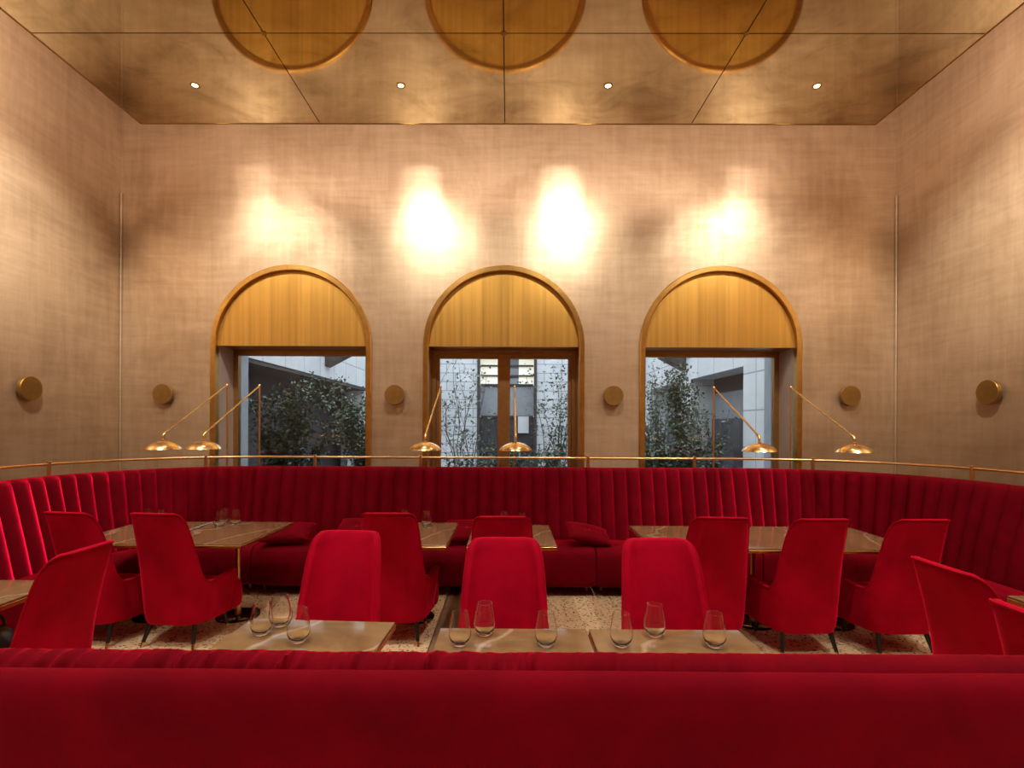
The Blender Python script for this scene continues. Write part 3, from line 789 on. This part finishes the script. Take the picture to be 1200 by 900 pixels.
# ------------------------------------------------------------------ stemless glasses
def glass_mb():
    H = 0.132
    out = [(0.0, 0.0), (0.020, 0.0), (0.027, 0.004), (0.037, 0.018), (0.0435, 0.036), (0.0445, 0.05), (0.042, 0.075), (0.037, 0.102), (0.0315, H)]
    inn = [(0.0300, H), (0.0355, 0.102), (0.0405, 0.075), (0.043, 0.05), (0.0418, 0.037), (0.034, 0.021), (0.022, 0.011), (0.0, 0.007)]
    a = MB(); a.lathe(out + inn, n=40, cap0=False, cap1=False); return a
GG = 'stemless wine glasses'
def gx(px, y): return (px - 596) / 600 * y
gl = [(gx(172.5, 4.45), 4.45, 'far stemless glass on the corner table, just showing above a chair back'),
      (gx(187.5, 4.36), 4.36, 'second stemless glass on the corner table, lower one showing above a chair back'),
      (gx(262, 4.47), 4.47, 'tallest-looking stemless glass at the rear of the table beside the corner cushion'),
      (gx(275.5, 4.41), 4.41, 'stemless glass standing closest to the marble vein, table beside the corner cushion'),
      (gx(257, 4.31), 4.31, 'stemless glass at the front of the cluster, table beside the corner cushion'),
      (gx(474, 4.46), 4.46, 'stemless glass half hidden by the chair back near the double door'),
      (gx(500.5, 4.40), 4.40, 'stemless glass in clear view at the back edge of the table near the double door'),
      (gx(591, 4.42), 4.38, 'stemless glass above the middle chair back, under the centre lamp'),
      (gx(612, 4.34), 4.30, 'stemless glass above the middle chair back, at its rounded corner'),
      (gx(307, 2.11), 2.11, 'stemless glass leftmost in the cluster on the single front table'),
      (gx(330, 2.21), 2.20, 'stemless glass at the rear of the cluster on the single front table'),
      (gx(350.5, 2.04), 2.04, 'stemless glass nearest the viewer in the cluster on the single front table'),
      (gx(540, 2.02), 2.02, 'stemless glass at the outer end of the joined front tables, over the window reflection'),
      (gx(569, 2.12), 2.12, 'stemless glass in front of the middle red chair, rim against its back'),
      (gx(641, 2.02), 2.02, 'stemless glass beside the bright floor gap on the joined front tables'),
      (gx(729, 2.02), 2.02, 'stemless glass at the edge of the chair back nearest the joint of the front tables'),
      (gx(768, 2.12), 2.12, 'stemless glass in front of the last front-row chair, rim against its back'),
      (gx(838, 2.02), 2.02, 'stemless glass at the far right end of the joined front tables')]
gm = None
for x, y, lab in gl:
    if gm is None:
        o = glass_mb().build('wine_glass', GLASS, angle=60); gm = o.data
    else:
        o = bpy.data.objects.new('wine_glass', gm); COL.objects.link(o)
    o.location = (x, y, TZ + 0.0008); tag(o, lab, 'glass', GG)

# ------------------------------------------------------------------ cushions on the banquette
def pillow_mb(w=0.42, h=0.42, t=0.15, seed=0):
    a = MB(); n = 22
    for s in (1, -1):
        rows = []
        for i in range(n + 1):
            row = []
            for j in range(n + 1):
                u = 2 * i / n - 1; v = 2 * j / n - 1
                prof = (max(0, 1 - abs(u) ** 2.4) * max(0, 1 - abs(v) ** 2.4)) ** 0.45
                pin = 1 - 0.09 * (abs(u) ** 2) * (1 - abs(v) ** 2) if False else 1
                x = u * w / 2 * (1 - 0.07 * (1 - v * v) * abs(u)); y = v * h / 2 * (1 - 0.07 * (1 - u * u) * abs(v))
                d2 = (u * u + v * v); dip = 0.030 * math.exp(-d2 / 0.03)
                wr = 0.006 * noise.noise(Vector((u * 3 + seed, v * 3, 1.0))) * prof
                row.append((x, y, s * (prof * t / 2 - dip + wr)))
            rows.append(row)
        a.grid(rows, flip=(s < 0))
    return a
def cushion(loc, rot, lab, seed=0, w=0.42, h=0.42, t=0.15):
    r = thing('cushion', lab, 'cushion', loc, 0, 'red velvet cushions'); r.rotation_euler = rot
    pillow_mb(w, h, t, seed).build('cover', VELVET, r, angle=80, weld=True)
    for s in (1, -1):
        b = MB(); b.lathe([(0.0, 0.010), (0.009, 0.008), (0.014, 0.0), (0.009, -0.008), (0.0, -0.010)], (0, 0, s * (t / 2 - 0.028)), 14, cap0=False, cap1=False); b.build('button', PIPING, r)
    return r
cushion((-2.12, 4.93, 0.555), (R(12), R(-2), R(6)), 'red velvet cushion lying behind the glass-holding table at the left corner', 1, 0.44, 0.36, 0.14)
cushion((-1.47, 4.98, 0.575), (R(22), R(0), R(-4)), 'red velvet cushion showing only its top beside the high chair back', 2, 0.42, 0.36, 0.13)
cushion((-0.40, 4.98, 0.570), (R(20), R(0), R(4)), 'red velvet cushion in the gap between the two middle tables', 3, 0.42, 0.36, 0.13)
cushion((0.77, 4.93, 0.558), (R(18), R(12), R(6)), 'red velvet cushion slumped and tilted on the open banquette beyond the middle tables', 4, 0.43, 0.30, 0.13)

# ------------------------------------------------------------------ black bag on the side chair
root = thing('bag', 'glossy black leather bag slumped on the armchair at the left side table', 'bag', (-2.60, 2.50, 0.398), R(20))
rows = []
for z, k in ((0.0, 0.80), (0.01, 0.93), (0.05, 1.0), (0.10, 0.97), (0.15, 0.84), (0.185, 0.60), (0.20, 0.28), (0.203, 0.03)):
    row = []
    for q in range(36):
        t = 2 * PI * q / 36; c_, s_ = math.cos(t), math.sin(t)
        wv = 1 + 0.10 * noise.noise(Vector((c_ * 2, s_ * 2, z * 14)))
        row.append((0.155 * k * wv * math.copysign(abs(c_) ** 0.7, c_), (0.085 + 0.02 * (1 - z * 4)) * k * wv * math.copysign(abs(s_) ** 0.7, s_), z))
    rows.append(row)
b = MB(); b.grid(rows, closeu=True); b.poly(list(reversed(rows[0]))); b.poly(rows[-1]); b.build('body', LEATHER, root, angle=70)
b = MB(); b.tube([(-0.09, 0.03, 0.16)] + [(-0.09 * math.cos(PI * k / 12), 0.03 + 0.02 * math.sin(PI * k / 12), 0.18 + 0.075 * math.sin(PI * k / 12)) for k in range(13)] + [(0.09, 0.03, 0.16)], 0.007, 8); b.build('handle', LEATHER, root)

# ------------------------------------------------------------------ ceiling spotlights (recessed in the mirror ceiling)
SL = [(-2.79, 4.52, 'recessed ceiling spotlight nearest the left ceiling edge'), (-0.965, 4.52, 'recessed ceiling spotlight second from the left, near the ceiling joint'),
      (0.865, 4.52, 'recessed ceiling spotlight third from the left'), (2.70, 4.52, 'recessed ceiling spotlight nearest the right ceiling edge')]
for x, y, lab in SL:
    r = thing('ceiling_spotlight', lab, 'ceiling light', (x, y, CZ), 0, 'ceiling spotlights')
    a = MB(); a.lathe([(0.024, -0.001), (0.034, -0.006), (0.040, -0.005), (0.040, 0.0)], n=28, cap0=False, cap1=False); a.build('trim_ring', BRASS_FRAME, r)
    a = MB(); a.lathe([(0.0, -0.003), (0.020, -0.004), (0.025, -0.001)], n=24, cap0=False, cap1=False); a.build('lens', BULB, r)

def spot(loc, aim, power, size=50, blend=0.8, col=(1.0, 0.83, 0.62), rad=0.03):
    d = bpy.data.lights.new('spot', 'SPOT'); d.energy = power; d.color = col; d.spot_size = R(size); d.spot_blend = blend; d.shadow_soft_size = rad
    o = bpy.data.objects.new('spot_beam', d); COL.objects.link(o); o.location = loc
    o.rotation_euler = (Vector(aim) - Vector(loc)).to_track_quat('-Z', 'Y').to_euler()
    return o
def area(loc, aim, sx, sy, power, col=(1.0, 0.83, 0.62)):
    d = bpy.data.lights.new('strip', 'AREA'); d.shape = 'RECTANGLE'; d.size = sx; d.size_y = sy; d.energy = power; d.color = col
    o = bpy.data.objects.new('strip_light', d); COL.objects.link(o); o.location = loc
    o.rotation_euler = (Vector(aim) - Vector(loc)).to_track_quat('-Z', 'Y').to_euler()
    return o
WL = (1.0, 0.925, 0.79); HL = (1.0, 0.94, 0.84)
for (x, y, _), ax in zip(SL, (-2.98, -1.04, 0.60, 2.74)):
    inner = abs(x) < 1.5
    spot((x, y, CZ - 0.03), (ax, YB, 3.72), 95 if inner else 95, 46, 1.0, HL).scale = (0.72, 1, 1)
    spot((x, y, CZ - 0.03), (ax, YB, 4.3), 100 if inner else 55, 54, 1.0, HL).scale = (0.42, 1, 1)
    spot((x, y, CZ - 0.03), (ax, YB, 2.7), 185, 95, 1.0, WL)
# side-wall washers out of frame; the rear ones and wide beams are added fill
for s, xw, xs_ in ((-1, XL, -3.0), (1, XR, 2.95)):
    for y, ay in ((3.2, 4.45), (1.2, 1.9), (-0.8, -0.6), (-2.6, -2.6)):
        spot((xs_, y, CZ - 0.03), (xw, ay, 3.4), 520 if y > 3 else 300, 52, 1.0, WL)
        spot((xs_, y, CZ - 0.03), (xw, ay + 0.3, 1.9), 150, 100, 1.0, WL)
# downlights over the tables; the row behind the camera is added fill
for x in (-2.79, -0.965, 0.865, 2.70):
    for y, p in ((2.7, 190), (0.9, 170), (-1.2, 270)):
        spot((x, y, CZ - 0.03), (x, y + 0.35, 0), p, 84, 0.9, WL)
# extra beams added to brighten the banquette backs, without fixtures of their own
spot((2.70, 2.7, CZ - 0.03), (1.9, 5.3, 0.9), 290, 44, 1.0, WL)
spot((-0.965, 2.7, CZ - 0.03), (-3.9, 4.1, 0.9), 45, 40, 1.0, WL)
# cove strips on top of the suspended ceiling
COVE = (1.0, 0.80, 0.65)
area((-0.03, 5.02, 4.72), (-0.03, 6.2, 5.0), 7.2, 0.05, 46, COVE)
area((-3.61, 1.0, 4.72), (-4.8, 1.0, 5.0), 8.0, 0.05, 75, COVE)
area((3.55, 1.0, 4.72), (4.75, 1.0, 5.0), 8.0, 0.05, 75, COVE)

# ------------------------------------------------------------------ courtyard outside
m = MB(); m.box((-14, YB + WT, -0.2), (14, 24, -0.02)); struct(m.build('ground', mat_plain('grey_paving', (0.30, 0.31, 0.33), 0.6, 0.15), smooth=False))
BX = mat_blocks('stone_blocks_far', 'x', 0.52, 0.26); BY = mat_blocks('stone_slabs_side', 'y', 0.85, 0.62, off=0.0)
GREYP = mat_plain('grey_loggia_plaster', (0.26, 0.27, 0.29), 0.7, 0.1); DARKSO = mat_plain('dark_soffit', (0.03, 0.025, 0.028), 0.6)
GLASSD = mat_plain('dark_glazing', (0.05, 0.055, 0.065), 0.08, 0.2); CREAM = mat_emit('lit_room', (1.0, 0.86, 0.52), 0.62); BLIND = mat_plain('grey_blind', (0.24, 0.25, 0.27), 0.7)
# left wing: solid stone over a dark loggia
root = thing('building_wing', 'pale stone courtyard wing over a dark loggia, behind the shrub-filled window', 'building', (-4.0, 10, 0))
m = MB(); m.box((-1.0, -3.3, 2.62), (0, 4.97, 6.5)); m.build('stone_fascia', BY, root, smooth=False)
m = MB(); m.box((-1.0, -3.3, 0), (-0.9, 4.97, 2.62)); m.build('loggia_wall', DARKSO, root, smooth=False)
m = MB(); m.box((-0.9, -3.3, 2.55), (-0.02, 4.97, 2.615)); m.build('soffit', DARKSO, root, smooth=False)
for y in (4.3,):
    m = MB(); m.box((-0.5, y, 0), (-0.02, y + 0.66, 2.54)); m.build('pier', STONE_TRIM, root, smooth=False)
m = MB(); m.add([(0.002, 1.1, 2.86), (0.55, 1.1, 3.15), (0.55, 1.1, 6.2), (0.002, 1.1, 6.2), (0.002, 1.45, 2.86), (0.55, 1.45, 3.15), (0.55, 1.45, 6.2), (0.002, 1.45, 6.2)], [(0, 1, 2, 3), (7, 6, 5, 4), (0, 4, 5, 1), (1, 5, 6, 2), (2, 6, 7, 3), (3, 7, 4, 0)]); m.build('canopy_bracket', DARKSO, root, smooth=False)
# right wing: stone piers and recessed openings
root = thing('building_wing', 'pale stone courtyard wing with square piers, behind the creeper-filled window', 'building', (4.0, 10, 0))
m = MB(); m.box((0, -3.3, 2.62), (1.0, 4.97, 6.5)); m.build('stone_fascia', BY, root, smooth=False)
for y0, y1 in ((-3.3, -1.25), (1.25, 2.0), (4.45, 4.97)):
    m = MB(); m.box((0, y0, 0), (0.5, y1, 2.618)); m.build('pier', BY, root, smooth=False)
m = MB(); m.box((0.5, -3.3, 0), (0.6, 4.97, 2.3)); m.build('blind_panel', BLIND, root, smooth=False)
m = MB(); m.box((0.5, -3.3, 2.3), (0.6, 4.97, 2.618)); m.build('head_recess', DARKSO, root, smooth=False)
m = MB(); m.box((0.46, -3.3, 0), (0.498, 4.97, 1.75)); m.build('lower_glazing', GLASSD, root, smooth=False)
m = MB(); m.add([(-0.002, 1.55, 2.86), (-0.55, 1.55, 3.15), (-0.55, 1.55, 6.2), (-0.002, 1.55, 6.2), (-0.002, 1.9, 2.86), (-0.55, 1.9, 3.15), (-0.55, 1.9, 6.2), (-0.002, 1.9, 6.2)], [(0, 1, 2, 3), (7, 6, 5, 4), (0, 4, 5, 1), (1, 5, 6, 2), (2, 6, 7, 3), (3, 7, 4, 0)]); m.build('canopy_bracket', DARKSO, root, smooth=False)
# far wall with a tall glazed bay
root = thing('building_facade', 'pale stone block facade with a tall lit window bay seen through the double door', 'building', (0, 15, 0))
m = MB(); m.box((-5, 0, 0), (-0.92, 0.5, 6.5)); m.box((0.82, 0, 0), (5, 0.5, 6.5)); m.box((-0.92, 0, 3.75), (0.82, 0.5, 6.5)); m.build('stone_wall', BX, root, smooth=False)
m = MB(); m.box((-0.92, 0.4, 0), (0.82, 0.45, 1.85)); m.build('lower_glazing', GLASSD, root, smooth=False)
m = MB(); m.box((-0.92, 0.4, 1.86), (0.82, 0.45, 2.8)); m.build('grey_panel', BLIND, root, smooth=False)
m = MB(); m.box((-0.92, 0.4, 2.81), (-0.1, 0.45, 3.75)); m.box((0.3, 0.4, 2.81), (0.82, 0.45, 3.75)); m.build('lit_pane', CREAM, root, smooth=False)
m = MB(); m.box((-0.1, 0.4, 2.81), (0.3, 0.45, 3.75)); m.build('grey_pane', BLIND, root, smooth=False)
m = MB()
for x in (-0.92, 0.74): m.box((x, -0.06, 0), (x + 0.08, 0.1, 3.75))
for z in (1.83, 2.78, 3.05, 3.35): m.box((-0.84, 0.34, z), (0.74, 0.399, z + 0.05))
m.build('window_frame', DARKSO, root, smooth=False)
m = MB(); m.box((0.28, 0.30, 1.36), (0.60, 0.335, 1.86)); m.build('notice_panel', STONE_TRIM, root, smooth=False)

# shrubs, creepers and bare young trees
LEAF_D = mat_leaf('dark_leaf', (0.035, 0.062, 0.028)); LEAF_G = mat_leaf('grey_leaf', (0.10, 0.13, 0.09)); TWIG = mat_plain('twig_bark', (0.05, 0.04, 0.032), 0.8)
def leaf(mb, p, size, rnd):
    a = Vector((rnd.uniform(-1, 1), rnd.uniform(-1, 1), rnd.uniform(-0.5, 1))).normalized()
    b = a.cross(Vector((rnd.uniform(-1, 1), rnd.uniform(-1, 1), rnd.uniform(-1, 1)))).normalized()
    l, w = size, size * 0.30
    k = a.cross(b) * size * 0.12
    mb.add([p, p + a * l * 0.45 + b * w + k, p + a * l, p + a * l * 0.45 - b * w + k], [(0, 1, 2), (0, 2, 3)])
def shrub(label, x, y, w, d, h, z0, nleaf, size, mat, seed, name='shrub', ntw=10, dens=None):
    rnd = random.Random(seed)
    r = thing(name, label, 'shrub' if name == 'shrub' else 'tree' if name == 'young_tree' else 'creeper', (x, y, -0.02))
    tw = MB(); fo = MB()
    tips = []
    for i in range(ntw):
        b0 = Vector((rnd.uniform(-0.12, 0.12) * w, rnd.uniform(-0.15, 0.15) * d, 0))
        p = b0.copy(); pts = [p.copy()]
        tgt = Vector((rnd.uniform(-0.5, 0.5) * w, rnd.uniform(-0.5, 0.5) * d, h * rnd.uniform(0.6, 1.0)))
        for k in range(1, 7):
            p = b0.lerp(tgt, k / 6) + Vector((rnd.uniform(-1, 1), rnd.uniform(-1, 1), rnd.uniform(-0.5, 0.5))) * 0.05 * w
            pts.append(p.copy())
            if k >= 2:
                q = p + Vector((rnd.uniform(-1, 1) * 0.22 * w, rnd.uniform(-1, 1) * 0.2 * d, rnd.uniform(0.0, 0.22) * h))
                tw.tube([p, p.lerp(q, 0.5) + Vector((0, 0, 0.02)), q], [0.006, 0.004, 0.002], 4, caps=False)
                tips.append((p, q))
        tw.tube(pts, [0.016 - 0.002 * k for k in range(7)], 5, caps=False)
    for i in range(nleaf):
        a, b = rnd.choice(tips); p = a.lerp(b, rnd.random() ** 0.7) + Vector((rnd.gauss(0, 1), rnd.gauss(0, 1), rnd.gauss(0, 1))) * 0.05 * (w + h) * 0.5
        if p.z < z0: continue
        leaf(fo, p, size * rnd.uniform(0.6, 1.25), rnd)
    tw.build('branches', TWIG, r, smooth=False); fo.build('foliage', mat, r, smooth=False)
    return r
shrub('broad dark leafy shrub filling the near half of the corner arched window', -3.45, 7.8, 1.1, 0.8, 2.1, 0.2, 7279, 0.068, LEAF_D, 1)
shrub('taller leafy shrub beside the other in the corner arched window', -2.3, 9.0, 1.1, 0.8, 2.1, 0.2, 6440, 0.068, LEAF_D, 2)
shrub('grey-green shrub further back along the shrub-filled window edge', -3.0, 10.8, 1.3, 0.8, 2.1, 0.2, 2600, 0.09, LEAF_G, 3)
shrub('bare young tree left of the lit bay, seen through the double door', -1.15, 12.6, 1.7, 0.8, 3.2, 0.4, 520, 0.09, LEAF_G, 4, 'young_tree', 9)
shrub('young tree with dark sparse leaves right of the lit bay, through the double door', 1.2, 12.9, 1.7, 0.8, 3.1, 0.3, 900, 0.09, LEAF_D, 5, 'young_tree', 11)
shrub('low dark bush at the foot of the courtyard, behind the middle lamp', 0.0, 11.0, 2.6, 0.9, 1.15, 0.05, 1900, 0.10, LEAF_D, 6, 'shrub', 14)
shrub('dense dark shrub low in the creeper-filled window', 2.6, 8.0, 1.2, 0.6, 1.3, 0.1, 4480, 0.068, LEAF_D, 7)
shrub('tall narrow climber on the middle pier of the courtyard wing', 3.55, 10.25, 0.5, 0.5, 2.45, 0.2, 4200, 0.068, LEAF_D, 8, 'climber')
shrub('grey leafy climber at the far edge of the creeper-filled window', 3.5, 9.15, 0.6, 0.5, 1.85, 0.1, 1500, 0.07, LEAF_G, 9, 'climber')
shrub('slim pale-leaved climber beside the dark one on the middle courtyard pier', 3.45, 11.7, 0.45, 0.5, 2.5, 0.2, 1500, 0.07, LEAF_G, 11, 'climber')
shrub('grey small-leaved climber on the far pier, creeper-filled window', 3.35, 13.0, 1.0, 0.7, 1.65, 0.2, 1500, 0.09, LEAF_G, 10, 'climber')

# ------------------------------------------------------------------ daylight and colour management
w = bpy.data.worlds.new('World'); scene.world = w; w.use_nodes = True
bg = w.node_tree.nodes['Background']
bg.inputs['Color'].default_value = (0.88, 0.93, 1.0, 1); bg.inputs['Strength'].default_value = 5.2
scene.view_settings.view_transform = 'Standard'
scene.view_settings.look = 'None'
scene.view_settings.exposure = 0.08
scene.view_settings.gamma = 1.0
scene.view_settings.use_curve_mapping = False
scene.cycles.sample_clamp_indirect = 6.0
scene.cycles.max_bounces = 10
scene.cycles.use_denoising = True
